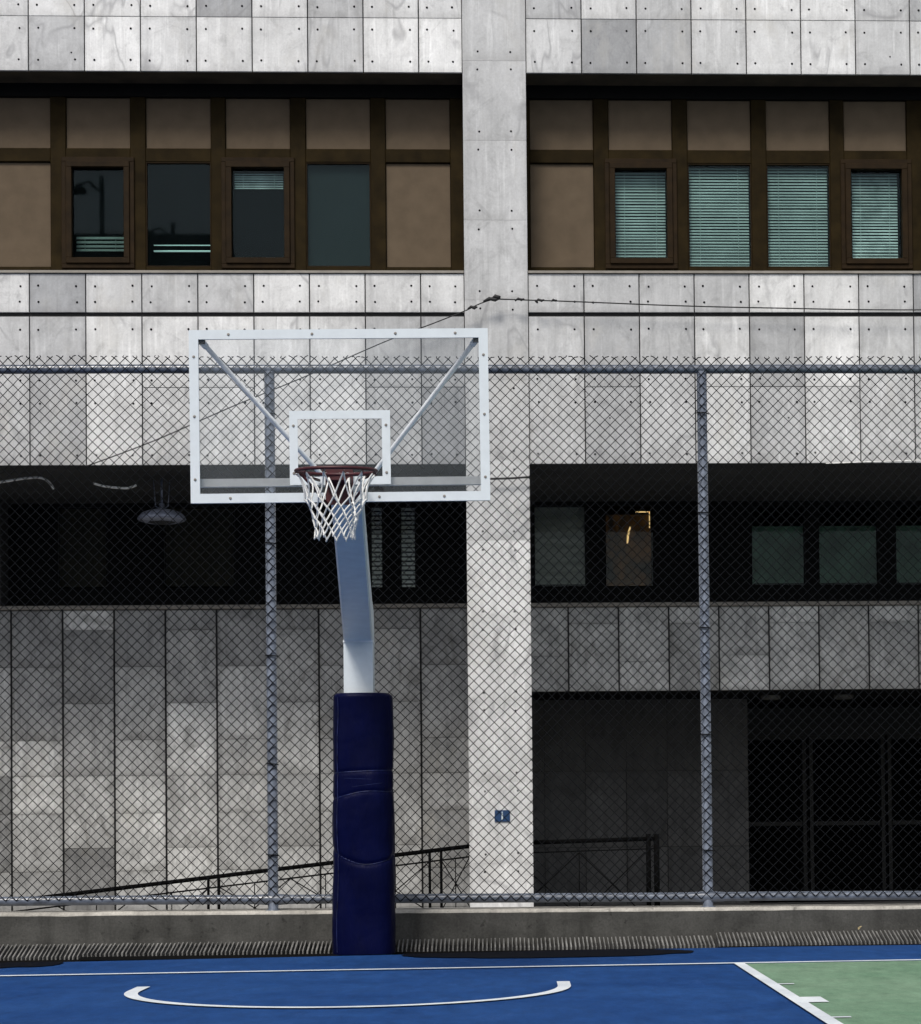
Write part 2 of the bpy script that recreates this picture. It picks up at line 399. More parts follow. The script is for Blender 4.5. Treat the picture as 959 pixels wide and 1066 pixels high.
# ---------------------------------------------------------------- kerb wall, drain
sK = .0                                       # kerb runs along X
zk = at(480, 946.5, YK).z
XL, XR = -11.0, 12.0
slopeK = -(at(0, 950.2, YK).z - at(959, 942, YK).z)/(at(0, 950, YK).x - at(959, 942, YK).x)
kx0 = at(480, 946.5, YK).x
slopeK = (at(959, 942.3, YK).z - at(0, 950.0, YK).z)/(at(959, 942, YK).x - at(0, 950, YK).x)
def kz(x): return zk + slopeK*(x-kx0)
g = MB(); n = 230
for i in range(n+1):
    x = XL + (XR-XL)*i/n
    j = noise.noise(Vector((x*2.2, 0, 1)))*.010 + noise.noise(Vector((x*9, 4, 1)))*.007
    z = kz(x)
    g.v += [(x, YK+j*.3, -.9), (x, YK+j*.8, z-.030+j*.4), (x, YK+.012+j, z-.004+j*.5), (x, YK+.30, z+.002), (x, YK+.30, -.9)]
for i in range(n):
    a, b = 5*i, 5*i+5
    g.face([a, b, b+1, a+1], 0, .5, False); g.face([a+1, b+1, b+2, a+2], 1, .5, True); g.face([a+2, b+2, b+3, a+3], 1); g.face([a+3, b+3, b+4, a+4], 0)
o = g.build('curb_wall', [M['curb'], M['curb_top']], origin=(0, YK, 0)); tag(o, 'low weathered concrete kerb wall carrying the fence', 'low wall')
# sloping drain channel with cross bars
def grate(px0, px1, zback, zfront, depth, label):
    x0, x1 = px0, px1
    yf, yb = YK-.012-depth, YK-.012
    root = empty('drain_grate', ((x0+x1)/2, (yf+yb)/2, zfront), label, 'drain grate', 'slotted drain grates along the kerb')
    g = MB()
    g.hexa([(x0, yf-.02, -.1), (x1, yf-.02, -.1), (x1, yb, -.1), (x0, yb, -.1), (x0, yf-.02, zfront-.05), (x1, yf-.02, zfront-.05), (x1, yb, zback-.05), (x0, yb, zback-.05)])
    g.build('channel', M['joint'], root)
    g = MB(); nb = int((x1-x0)/.033)
    for i in range(nb):
        x = x0 + (i+.5)*(x1-x0)/nb + random.uniform(-.002, .002); wv = .0054*random.uniform(.75, 1.2)
        dz = random.uniform(-.004, .004)
        g.hexa([(x-wv, yf, zfront-.03), (x+wv, yf, zfront-.03), (x+wv, yb, zback-.03), (x-wv, yb, zback-.03),
                (x-wv, yf, zfront+dz), (x+wv, yf, zfront+dz), (x+wv, yb, zback+dz), (x-wv, yb, zback+dz)])
    g.build('bars', M['grate'], root)
    g = MB()
    g.hexa([(x0, yf-.02, zfront-.06), (x1, yf-.02, zfront-.06), (x1, yf-.003, zfront-.06), (x0, yf-.003, zfront-.06), (x0, yf-.02, zfront-.022), (x1, yf-.02, zfront-.022), (x1, yf-.003, zfront-.022), (x0, yf-.003, zfront-.022)])
    g.build('edge_angle', M['black_frame'], root)
def gx(px): return at(px, 983, YK-.15).x
grate(XL, gx(88)-.01, at(40, 983, YK).z, at(40, 996.5, YK-.3).z, .30, 'drain grate piece left of the post, lowest of the row')
grate(gx(88), gx(408), at(250, 980.5, YK).z, at(250, 991, YK-.3).z, .30, 'long drain grate piece behind and left of the padded pole')
grate(gx(408)+.006, gx(744), at(570, 976, YK).z, at(570, 986, YK-.28).z, .28, 'drain grate piece from the padded pole towards the green area')
grate(gx(744)+.01, XR, at(850, 969.5, YK).z, at(850, 981, YK-.28).z, .28, 'drain grate piece beside the green court corner')

# leaves in the drain
for px, py, lb in ((895, 966, 'small dry leaf on the drain grate beside the green court corner'),):
    p = at(px, py, YK-.10); g = MB(); k = 8
    pts = []
    for i in range(k):
        t = 2*PI*i/k; r_ = .012*(1+.3*math.cos(3*t)); pts.append((p.x+r_*math.cos(t)*1.3, p.y+r_*math.sin(t)*.5, p.z+.012*math.cos(t)+r_*.7*math.sin(t)))
    g.v = pts + [(q[0], q[1]+.002, q[2]+.002) for q in pts]; g.face(list(range(k))); g.face([k+i for i in range(k)][::-1])
    for i in range(k): g.face([i, (i+1) % k, k+(i+1) % k, k+i])
    tag(g.build('leaf', M['leaf'], origin=p), lb, 'leaf')

# ---------------------------------------------------------------- chain link fence
YF = YK + .13
fence = empty('chain_link_fence', (0, YF, kz(0)), 'tall galvanised chain link fence standing on the low kerb wall', 'fence')
tl, tr_ = at(0, 384.3, YF), at(959, 384.3, YF); bl, br = at(0, 938.2, YF), at(959, 932.2, YF)
def zt(x): return tl.z + (tr_.z-tl.z)*(x-tl.x)/(tr_.x-tl.x)
def zb(x): return bl.z + (br.z-bl.z)*(x-bl.x)/(br.x-bl.x)
FX0, FX1 = -8.0, 8.3
p1a, p1b = at(280.6, 400, YF), at(284.4, 925, YF); p2a, p2b = at(730.6, 400, YF), at(737, 920, YF)
px1, px2 = (p1a.x+p1b.x)/2, (p2a.x+p2b.x)/2; sp = px2-px1
def rail(name, fz, r, bumps):
    g = MB(); pts = []; rs = []; x = FX0
    while x <= FX1:
        q = 1 + (.28*max(0, 1-abs(((x-px1+sp/2) % sp)-sp/2)/.13)**.8 if bumps else 0)
        pts.append((x, YF, fz(x)+noise.noise(Vector((x*.6, 2, 0)))*.006)); rs.append(r*q); x += .06
    g.tube(pts, rs, 14); g.build(name, M['galv'], fence)
rail('top_rail', zt, .036, False); rail('bottom_rail', zb, .038, True)
for k, dx in ((-1, 0), (0, 0), (1, 0), (2, 0)):
    if k == 0: a, b = p1a, p1b
    elif k == 1: a, b = p2a, p2b
    else: a = p1a + Vector((sp*k, 0, 0)); b = p1b + Vector((sp*k, 0, 0))
    d = (a-b)/(a.z-b.z); top = b + d*(zt(b.x)-b.z-.02); bot = b + d*(kz(b.x)-b.z-.01)
    g = MB(); g.tube([tuple(bot), tuple(bot+d*.012), tuple(bot+d*.0121), tuple(top)], [.062, .062, .0415, .0415], 16); 
    g.build('post', M['galv'], fence)
# mesh: interlocked zigzag wires
g = MB(); PX_, PZ_ = .0832, .0838; RW = .0043
YM = YF - .046
def wob(x, z): return (noise.noise(Vector((x*.7, z*.7, 0)))*.020 + noise.noise(Vector((x*2.3, z*2.3, 5)))*.006, noise.noise(Vector((x*.6, z*.8, 9)))*.018)
ncol = int((FX1-FX0)/PX_)
for i in range(ncol):
    xc = FX0 + i*PX_ ; z0 = zb(xc)-.035; top = zt(xc)+.075
    nrow = int((top-z0)/(PZ_/2)); base = top - nrow*PZ_/2
    pts = []
    for j in range(nrow+1):
        z = base + j*PZ_/2
        dx = (PX_/2)*(j % 2 if nrow % 2 == 0 else (j+1) % 2) * 1.0
        for s_ in (0,):
            wx, wz = wob(xc+dx, z)
            # the wire runs through the links, slightly front/back at every bend
            pts.append((xc+dx+wx, YM+(.004 if dx > 0 else -.002)+.003*noise.noise(Vector((xc, z, 2))), z+wz))
    g.tube(pts, RW, 4, cap=False)
    # second family closes the diamonds
    pts2 = []
    for j in range(nrow+1):
        z = base + j*PZ_/2
        dx = -(PX_/2)*(j % 2 if nrow % 2 == 0 else (j+1) % 2)
        wx, wz = wob(xc+dx, z)
        pts2.append((xc+dx+wx, YM+(.004 if dx < 0 else -.002), z+wz))
    g.tube(pts2, RW, 4, cap=False)
    wx, wz = wob(xc, top)
    for s_ in (-1, 1):
        g.tube([(xc+wx, YM, top+wz), (xc+wx+s_*.018*random.uniform(.5, 1.3), YM-.004, top+wz+.014*random.uniform(.5, 1.2)), (xc+wx+s_*.030*random.uniform(.2, 1.3), YM-.012, top+wz+.020*random.uniform(.5, 1.1))], RW*.9, 4)
g.build('wire_mesh', M['wire'], fence)
for xx in [px1+sp*k for k in (-1, 0, 1, 2)]:
    z = .75
    while z < 4.5:
        g = MB(); g.tube([(xx+.05*math.cos(t), YF+.05*math.sin(t), z+.01*math.sin(t*.5)) for t in [PI+PI*i/8 for i in range(9)]], .0045, 5); z += .9+random.uniform(-.2, .2)
        g.build('tie_wire', M['black_frame'], fence)

# ---------------------------------------------------------------- building
YB = 24.0; YW = 24.45; YL = 26.4; YLW = 26.85
BX0, BX1 = -9.5, 10.5; ZTOP = 11.2
bld = empty('office_building', (0, YB, -.9), 'office building clad in grey marble slabs with recessed window bands', 'building')
def bz(py, px=480, Y=YB): return at(px, py, Y).z
z_top0 = bz(75.6); z_join = bz(19); z_b1bot = bz(284.8); z_g0 = bz(325.2); z_g1 = bz(329.2); z_soff = bz(483.3)
cxl = (at(482, 75, YB).x + at(488.5, 930, YB).x)/2; cxr = (at(547, 75, YB).x + at(556.3, 930, YB).x)/2
jl = at(438, 300, YB).x; pl = (at(438, 300, YB).x - at(30.5, 300, YB).x)/7
jr = at(608, 300, YB).x; pr = (at(951, 300, YB).x - at(608, 300, YB).x)/6
jointsL = [jl - k*pl for k in range(40) if jl-k*pl > BX0][::-1]; jointsR = [jr + k*pr for k in range(40) if jr+k*pr < BX1]
segL = list(zip([BX0]+jointsL, jointsL+[cxl])); segR = list(zip([cxr]+jointsR, jointsR+[BX1]))
SD = .03
def tone(): 
    return min(1, max(0, random.choice([random.gauss(.95, .06), random.gauss(.85, .08), random.gauss(.66, .12), random.gauss(.36, .12)])))
up = MB()
def bolts(mb, x0, x1, zs, inset=.10, p_extra=.0):
    for z in zs:
        for x in (x0+inset, x1-inset):
            if x1-x0 > .3: mb.disc_y(x+random.uniform(-.008, .008), YB-.001, z+random.uniform(-.006, .006), .0128, 1)
def slab(mb, x0, x1, z0, z1, Y=YB, t=None, gap=.006, mat=0, hg=.003):
    j = random.uniform(0, .003)
    mb.bevbox(x0+gap, x1-gap, Y+j, Y+SD, z0+hg, z1-hg, mat, tone() if t is None else t, .003)
rowsTop = [z_top0, z_join, z_join+.60, z_join+1.2]
r19 = bz(19)
zz = [z_top0, z_join]; 
while zz[-1] < ZTOP: zz.append(zz[-1]+(z_join-z_top0))
for seg in (segL, segR):
    for (x0, x1) in seg:
        for a, b in zip(zz[:-1], zz[1:]):
            slab(up, x0, x1, a, b)
            bolts(up, x0, x1, [a+.12, b-.13])
        slab(up, x0, x1, z_g1, z_b1bot) if False else None
        slab(up, x0, x1, z_g0, z_b1bot); bolts(up, x0, x1, [z_b1bot-.135, z_g0+.115])
        zm = bz(403)
        if random.random() < .45:
            t = tone(); slab(up, x0, x1, zm, z_g1, t=t); slab(up, x0, x1, z_soff, zm, t=min(1, max(0, t+random.uniform(-.25, .1))))
        else: slab(up, x0, x1, z_soff, z_g1)
        bolts(up, x0, x1, [z_g1-.14, bz(395), bz(419), z_soff+.11])
        if random.random() < .3: up.disc_y(random.uniform(x0+.12, x1-.12), YB-.001, random.choice([z_top0+.2, z_soff+.5]), .010, 1)
up.build('slab_cladding', [M['marble'], M['bolt']], bld)
# pilaster from the ground to the top
cm = MB(); pz = (bz(146.5)-bz(229.5)); zc0 = bz(146.5)
js = [zc0 + k*pz for k in range(-12, 6)]; js = [z for z in js if -.8 < z < ZTOP]
js = [-.9] + js + [ZTOP]
yc = YB-.02
for a, b in zip(js[:-1], js[1:]):
    if abs(b-z_top0) < .45 and False: continue
    t = random.uniform(.50, .66) if a > z_soff-1 else random.uniform(.72, .86)
    cm.bevbox(cxl+.002, cxr-.002, yc, YB+.03, a+.0006, b-.0006, 0, t, .0012)
    for z in (a+.10, b-.10):
        for x in (cxl+.17, cxr-.17): cm.disc_y(x+random.uniform(-.008, .008), yc-.001, z+random.uniform(-.01, .01), .0128, 1)
cm.box(cxl+.004, cxr-.004, YB+.031, YB+.42, -.9, ZTOP, 2)
cm.build('pilaster', [M['marble'], M['bolt'], M['marble']], bld)
# bodies behind the slabs
bd_ = MB()
for x0, x1 in ((BX0, cxl-.002), (cxr+.002, BX1)):
    bd_.box(x0, x1, YB+SD+.002, YW-.05, z_top0+.012, ZTOP)
    bd_.box(x0, x1, YB+SD+.002, YW-.05, z_soff+.012, z_b1bot-.012)
bd_.box(BX0, BX1, YW-.048, 40, z_top0+.55, ZTOP-.01); bd_.box(BX0, BX1, YW-.048, 40, z_soff+.012, z_b1bot-.05)
bd_.build('wall_core', M['joint'], bld)
sf = MB()
for x0, x1 in ((BX0, cxl-.002), (cxr+.002, BX1)):
    sf.box(x0, x1, YB+SD+.004, YW-.06, z_top0-.004, z_top0+.011)
    sf.box(x0, x1, YB+SD+.004, YLW-.02, z_soff-.004, z_soff+.011, 1)
sf.build('soffit', [M['soffit'], M['soffit_dark']], bld)
sl = MB()
for x0, x1 in ((BX0, cxl-.004), (cxr+.004, BX1)):
    sl.box(x0, x1, YB-.018, YW+.02, z_b1bot+.004, z_b1bot+.030)
sl.build('sill', M['sill'], bld)
rf = MB(); rf.box(BX0-.05, BX1+.05, YB-.05, 40, ZTOP+.001, ZTOP+.2); rf.build('roof', M['soffit_dark'], bld)

# upper window band
zA, zB_, zC, zD = bz(278.6, 480, YW), bz(170, 480, YW), bz(156, 480, YW), bz(103, 480, YW)
def wx(px, py=170): return at(px, py, YW).x
leftcells = [(-263, -196), (-180, -113), (-97, -30), (-14, 53), (69, 136), (152, 220), (235, 302.5), (318.5, 386), (401.5, 469)]
rightcells = [(551.5, 618), (633.5, 700), (715.5, 782), (797.5, 864), (878.5, 944), (960, 1026), (1042, 1108), (1123, 1189), (1205, 1270)]
FRD = .06
mullion = MB()
def mull(x0, x1, z0, z1, d=0.): mullion.bevbox(x0, x1, YW-.03-d, YW+.08, z0, z1, 0, .5, .006)
def room_box(mb, x0, x1, y0, y1, z0, z1):
    mb.box(x0, x1, y1, y1+.05, z0-.05, z1+.05); mb.box(x0, x1, y0, y1, z0-.05, z0); mb.box(x0, x1, y0, y1, z1, z1+.05)
    mb.box(x0-.05, x0, y0, y1, z0-.05, z1+.05); mb.box(x1, x1+.05, y0, y1, z0-.05, z1+.05)
def blind(parent, x0, x1, z0, z1, Y, mat, pitch=.033, hang=0):
    g = MB(); z = z1
    while z > z0:
        j = random.uniform(-.002, .002)
        b = len(g.v); h = pitch*(.36+random.uniform(0, .03))
        g.v += [(x0, Y, z-h+j), (x1, Y, z-h+j+random.uniform(-.002, .002)), (x1, Y+.012, z+h*.7+j), (x0, Y+.012, z+h*.7+j),
                (x0, Y+.001, z-h+j-.001), (x1, Y+.001, z-h+j-.001), (x1, Y+.013, z+h*.7+j-.001), (x0, Y+.013, z+h*.7+j-.001)]
        g.face([b, b+1, b+2, b+3]); g.face([b+7, b+6, b+5, b+4]); z -= pitch
    for fx in (.18, .82):
        xx = x0+(x1-x0)*fx; g.box(xx-.002, xx+.002, Y-.004, Y-.002, z0, z1)
    return g.build('blind', mat, parent)
def ring(mb, x0, x1, z0, z1, w_, y0, y1, mat=0):
    mb.bevbox(x0, x1, y0, y1, z0, z0+w_, mat); mb.bevbox(x0, x1, y0, y1, z1-w_, z1, mat)
    mb.bevbox(x0, x0+w_, y0+.0005, y1, z0+w_, z1-w_, mat); mb.bevbox(x1-w_, x1, y0+.0005, y1, z0+w_, z1-w_, mat)
def window(x0, x1, z0, z1, kind, content, Yp=YW, fr='bronze_dark', gl='glass'):
    f = MB()
    if kind == 'sash':
        ring(f, x0-.045, x1+.045, z0-.02, z1+.045, .05, Yp-.055, Yp+.03); ring(f, x0+.006, x1-.006, z0+.032, z1-.006, .062, Yp-.075, Yp+.02)
        a, b, c, d = x0+.068, x1-.068, z0+.094, z1-.068
    else:
        ring(f, x0, x1, z0, z1, .014, Yp-.02, Yp+.03); a, b, c, d = x0+.014, x1-.014, z0+.014, z1-.014
    fo = f.build('window', M[fr], bld)
    p = MB(); p.box(a, b, Yp+.002, Yp+.008, c, d); p.build('pane', M[gl], fo)
    H = d-c
    if content == 'blind': blind(fo, a+.01, b-.01, c, d-.02, Yp+.06, M['blind'])
    elif content == 'blind_bright': blind(fo, a+.03, b-.03, c+.01, d-.03, Yp+.06, M['blind_bright'])
    elif content == 'raised': blind(fo, a+.02, b-.02, d-.20, d-.04, Yp+.06, M['blind_bright'], .026)
    elif content == 'low':
        blind(fo, a+.02, b-.02, c+.12, c+.26, Yp+.10, M['blind_dim'], .045)
    elif content == 'strip':
        g = MB(); g.box(a+.02, b-.02, Yp+.30, Yp+.33, c+.24, c+.252); g.box(a+.02, b-.02, Yp+.30, Yp+.33, c+.31, c+.314); g.build('blind', M['cool'], fo)  # two thin glowing strips behind the pane, not a blind
    elif content == 'blank':
        g = MB(); g.box(a, b, Yp+.05, Yp+.06, c, d); g.build('blind', M['shade_blue'], fo)
    return fo
M['blind_dim'] = simple('dim_blind', (.16, .18, .17), .7)
M['shade_blue'] = simple('dark_blue_shade', (.006, .010, .013), .8, var=.2, vscale=3)
kindsL = ['tan', ('sash', 'blind'), 'tan', 'tan', ('sash', 'low'), ('fixed', 'strip'), ('sash', 'raised'), ('fixed', 'blank'), 'tan']
kindsR = ['tan', ('sash', 'blind'), ('fixed', 'blind'), ('fixed', 'blind'), ('sash', 'blind_bright'), 'tan', ('sash', 'blind'), ('fixed', 'blind'), 'tan']
for cells, kinds, xa, xb in ((leftcells, kindsL, BX0, cxl), (rightcells, kindsR, cxr, BX1)):
    cs = [(wx(a), wx(b)) for a, b in cells]
    mull(xa, cs[0][0], zA-.06, zD); mull(cs[-1][1], xb, zA-.06, zD); mullion.box(xa, xb, YW-.045, YW+.08, zD, zD+.55, 1)  # black strip paints the shade under the soffit into the frame head
    for (a, b), (c, d) in zip(cs[:-1], cs[1:]): mull(b, c, zA-.06, zD)
    for (a, b), k in zip(cs, kinds):
        mull(a, b, zB_, zC, -.004); mull(a, b, zA-.06, zA, -.004)
        t = MB(); t.bevbox(a+.004, b-.004, YW+.006, YW+.03, zC+.004, zD-.004, 0, .5, .004); t.build('infill_panel', M['tan'], bld)
        if k == 'tan':
            t = MB(); t.bevbox(a+.004, b-.004, YW+.006, YW+.03, zA+.004, zB_-.004, 0, .5, .004); t.build('infill_panel', M['tan'], bld)
        else: window(a, b, zA, zB_, *k)
mullion.build('window_wall_frame', [M['bronze'], M['black_frame']], bld)  # black_frame on the head strip paints the shade under the soffit
rb = MB(); room_box(rb, BX0, BX1, YW+.085, YW+3, zA-.05, zD+.45); rb.build('room', M['void'], bld)

# lower window band (set back)
zL0, zL1 = bz(630, 480, YL), z_soff
zlw0, zlw1 = bz(612, 480, YLW), bz(527, 480, YLW)
def lx(px, py=570): return at(px, py, YLW).x
cellsl = [(60, 112, 'shade_brown'), (170, 245, 'shade_brown'), (386, 399, 'blind'), (417, 433, 'blind')]
cellsr = [(556, 610, 'shade_pale'), (630, 681, 'warm'), (782, 838, 'shade_green'), (852, 914, 'shade_green'), (932, 975, 'shade_green2')]
fr2 = MB(); allc = sorted([c for c in cellsl+cellsr])
prev = BX0
for c in allc:
    a, b = lx(c[0]), lx(c[1]); fr2.box(prev, a, YLW-.03, YLW+.06, zL0+.02, zL1+.3); prev = b
    fr2.box(a, b, YLW-.026, YLW+.06, zL0+.02, zlw0); fr2.box(a, b, YLW-.026, YLW+.06, zlw1, zL1+.3)
fr2.box(prev, BX1, YLW-.03, YLW+.06, zL0+.02, zL1+.3)
fr2.build('window_wall_frame', M['black_frame'], bld)
for c in allc:
    a, b = lx(c[0]), lx(c[1]); f = MB(); ring(f, a, b, zlw0, zlw1, .012, YLW-.028, YLW+.02); fo = f.build('window', M['black_frame'], bld)
    p = MB(); p.box(a+.012, b-.012, YLW+.002, YLW+.008, zlw0+.012, zlw1-.012); p.build('pane', M['glass_low'], fo)
    k = c[2] if len(c) > 2 else None; z0, z1 = zlw0+.012, zlw1-.012
    if k in ('blind', 'blind_grey'): blind(fo, a+.012, b-.012, z0+.02, z1-.01, YLW+.05, M['blind_grey'], .055)
    elif k and k.startswith('shade'):
        g = MB(); g.box(a+.012, b-.012, YLW+.05, YLW+.06, z0+.03, z0+(z1-z0)*(.75 if 'green' in k else 1)); g.build('blind', M['shade_green' if 'green' in k else k], fo)
    elif k == 'warm':
        g = MB(); g.box(a+.012, b-.012, YLW+.35, YLW+.36, z0+.0, z1-.05); g.build('lit_back_wall', M['warm_dim'], fo)  # emits by itself, lamp light on the wall put into its colour
        g = MB(); g.box(b-.20, b-.03, YLW+.30, YLW+.32, z1-.029, z1-.017); g.box(b-.035, b-.025, YLW+.30, YLW+.32, z1-.22, z1-.015)  # bright edge and golden streak made as glowing shapes
        g.build('glow_edge', M['warm'], fo); g = MB(); g.tube([(a+.33, YLW+.3, z1-.2), (a+.30, YLW+.3, z1-.3), (a+.29, YLW+.3, z1-.42)], [.008, .014, .008], 8)
        g.build('glow_streak', M['warm'], fo)
rb = MB(); room_box(rb, BX0, BX1, YLW+.065, YLW+3, zL0-.0, zL1+.25); rb.build('room', M['void'], bld)
# coping of the set-back walls
cp = MB(); cp.bevbox(BX0, cxl-.01, YL-.05, YLW-.04, zL0-.03, zL0+.018, 0, .5, .008); cp.bevbox(cxr+.01, BX1, YL-.05, YLW-.04, zL0-.03, zL0+.018, 0, .5, .008)
cp.build('coping', M['sill'], bld)
# pier at far left of the lower band
xp = lx(9)
g = MB(); g.box(BX0, xp, YL+.01, YLW-.035, zL0+.02, zL1-.006); g.build('pier', M['pier'] if 'pier' in M else M['soffit_dark'], bld)

# set-back wall, left: tall slabs in running bond
lw = MB()
def lxp(px, py=800): return at(px, py, YL).x
jj = [lxp(439) - k*((lxp(439)-lxp(12))/8) for k in range(-1, 30)]; jj = sorted([x for x in jj if x > BX0 and x < cxl+.5])
edges = [BX0]+[x for x in jj if x < cxl+.35]+[cxl+.45]
def lz(py): return bz(py, 300, YL)
odd = [634, 693, 769, 806, 845, 905, 946, 1010, 1060]; even = [634, 655, 731, 806, 881, 946, 1010, 1060]
known = {12: [.30, .42, .95, .85, .50, .35, .4, .4], 65: [.98, .28, .50, .62, .20, .3, .3], 119: [.28, .50, .58, .72, .75, .52, .5, .5], 172: [.35, .48, 1., .66, .8, .5, .5], 226: [.34, .75, .66, .68, .58, .66, .6, .6],
         279: [.4, .6, .85, .5, .55, .5, .5], 332: [.45, .6, .55, .6, .52, .58, .5, .5], 386: [.42, .62, .5, .48, .5, .5, .5], 439: [.4, .45, .34, .35, .28, .3, .3, .3]}
pxs = sorted(known)
for i, (a, b) in enumerate(zip(edges[:-1], edges[1:])):
    near = min(pxs, key=lambda q: abs(lxp(q)-a)); ok = abs(lxp(near)-a) < .2
    tl_ = known[near] if ok else None
    par = pxs.index(near) % 2 if ok else i % 2
    rows = even if par else odd
    for k, (p, q) in enumerate(zip(rows[:-1], rows[1:])):
        lw.bevbox(a+.011, b-.011, YL+random.uniform(0, .003), YL+.03, lz(q)+.002, lz(p)-.002, 0, (tl_[k] if ok else random.uniform(.1, .8)), .003)
lw.box(BX0, cxl+.45, YL+.031, YL+.35, -.9, zL0-.032, 1)
lw.build('slab_wall', [M['marble_low'], M['joint']], bld)
# right: hanging parapet
zpb = bz(719, 700, YL)
rp = MB(); jr_ = [lxp(592, 680) + k*((lxp(905, 680)-lxp(592, 680))/6) for k in range(-1, 14)]; ed = [cxr-.3]+[x for x in jr_ if x > cxr-.2]
ed = [x for x in ed if x < BX1]+[BX1]
for i, (a, b) in enumerate(zip(ed[:-1], ed[1:])):
    lim = lxp(955, 680)
    zs = [zpb, zL0-.032]
    if i in (2, 4, 6, 8): zs = [zpb, zL0-.032-.20, zL0-.032]
    if i in (1, 3, 5): zs = [zpb, zpb+.42, zL0-.032] if i != 3 else [zpb, zpb+.35, zL0-.032]
    for p, q in zip(zs[:-1], zs[1:]):
        rp.bevbox(a+.009, b-.009, YL+random.uniform(0, .003), YL+.03, p+.002, q-.002, 0, random.uniform(.55, .9) if q-p < .5 else random.uniform(.5, .8), .003)
rp.box(cxr-.3, BX1, YL+.031, YL+.35, zpb+.01, zL0-.034, 1)
rp.build('parapet', [M['marble_low'], M['joint']], bld)
# entrance recess below the parapet
er = MB()
xi = at(780, 870, 29.2).x
wb = at(556, 860, 29.2).x
jn = wb-.4; k = 0
while jn < xi-.01:
    nx = min(jn+.54, xi); zz_ = -.9
    for h, tn in ((1.55, None), (1.0, None), (1.2, None)):
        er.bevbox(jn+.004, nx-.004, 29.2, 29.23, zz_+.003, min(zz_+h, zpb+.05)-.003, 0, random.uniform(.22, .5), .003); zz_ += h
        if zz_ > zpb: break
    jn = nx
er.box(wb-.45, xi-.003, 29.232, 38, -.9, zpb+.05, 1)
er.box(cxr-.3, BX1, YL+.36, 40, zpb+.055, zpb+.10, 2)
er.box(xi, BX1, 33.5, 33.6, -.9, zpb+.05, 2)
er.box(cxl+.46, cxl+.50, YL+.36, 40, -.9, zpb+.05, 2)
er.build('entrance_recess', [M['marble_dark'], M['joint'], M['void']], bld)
for px, py in ((803, 766), (879, 763)):
    p = at(px, py, 28.6); g = MB(); zc = zpb+.054
    g.lathe((p.x, p.y, zc), [(.001, -.06), (.10, -.055), (.13, -.03), (.13, 0)], 20); g.build('ceiling_light', M['soffit_pale'], bld)
dr = MB(); x = xi+.05
while x < BX1-1.2:
    ring(dr, x, x+1.1, -.1, 2.2, .06, 31.9, 31.98); dr.box(x+.07, x+1.03, 31.93, 31.95, .9, .96); x += 1.14
dr.box(xi, BX1, 31.9, 31.98, 2.2, zpb+.05, 0); dr.build('entrance_doors', M['door_frame'], bld)
ew = MB(); ew.box(BX1-.02, BX1, YB+.05, 40, -.9, ZTOP); ew.box(BX0, BX0+.02, YB+.05, 40, -.9, ZTOP); ew.box(BX0, BX1, 40, 40.1, -.9, ZTOP); ew.build('end_wall', M['soffit_dark'], bld)

# passage between kerb and building: landing on the right, ramp down to the left
g = MB(); yb0, yb1 = YK+.302, 29.2
xs_ = [(-11, -.88), (at(0, 931, 24.3).x, -.72), (at(555, 873, 24.3).x, -.10), (12, -.10)]
for x, z in xs_: g.v += [(x, yb0, z), (x, yb1, z)]
for i in range(3): g.face([2*i, 2*i+2, 2*i+3, 2*i+1])
tag(g.build('ramp', M['paving']), kind='structure')

# ---------------------------------------------------------------- handrails behind the fence
def cross(mb, a, b, c, d): mb.tube([a, c], .007, 6); mb.tube([b, d], .007, 6)
YR = 24.3
hr = empty('handrail', tuple(at(459, 930, YR)-Vector((0, 0, .4))), 'black sloping handrail with crossed braces left of the marble pilaster', 'handrail')
A, B = at(60, 932.5, YR), at(489, 881, YR); dA = (B-A)
def lerp(t): return A + dA*t
g = MB(); g.tube([A-dA*.3, A, B], .024, 10); g.build('top_rail', M['rail'], hr)
g = MB(); o_ = Vector((0, 0, -.115)); g.tube([A-dA*.3+o_, B+o_], .009, 8); g.build('thin_rail', M['rail'], hr)
gx_ = MB()
for px in (216, 227, 447, 459):
    t = (px-60)/429; p = lerp(t); g = MB(); g.tube([p, p-Vector((0, 0, .97))], .015, 8); g.build('post', M['rail'], hr)
for a, b in ((60, 140), (140, 216), (227, 301), (301, 375), (375, 447), (459, 489)):
    ta, tb = (a-60)/429, (b-60)/429; P, Q = lerp(ta)+o_, lerp(tb)+o_; dn = Vector((0, 0, -.55))
    cross(gx_, P, Q, Q+dn, P+dn); gx_.tube([(P+Q)/2, (P+Q)/2+dn], .006, 6)
gx_.build('brace', M['rail'], hr)
hr2 = empty('handrail', tuple(at(680, 930, YR)-Vector((0, 0, .1))), 'black level handrail with crossed braces right of the marble pilaster', 'handrail')
A, B = at(553, 877.2, YR), at(684, 873, YR)
g = MB(); g.tube([A, B], .025, 10); g.build('top_rail', M['rail'], hr2)
g = MB(); g.tube([A+Vector((0, 0, -.11)), B+Vector((0, 0, -.11))], .007, 8); g.build('thin_rail', M['rail'], hr2)
for px, r_ in ((675, .028), (683.5, .032)):
    p = at(px, 871, YR); g = MB(); g.tube([p+Vector((0, 0, .03)), p-Vector((0, 0, .95))], r_, 10); g.build('post', M['rail'], hr2)
g = MB(); Z1 = A.z-.115; Z0 = -.05; xa, xm, xb = at(558, 880, YR).x, at(603, 880, YR).x, at(672, 880, YR).x
for p, q in ((at(530, 880, YR).x, xm), (xm, xb)):
    cross(g, Vector((p, YR, Z1)), Vector((q, YR, Z1)), Vector((q, YR, Z0)), Vector((p, YR, Z0)))
g.tube([(xm, YR, Z1), (xm, YR, Z0)], .007, 6); g.build('brace', M['rail'], hr2)

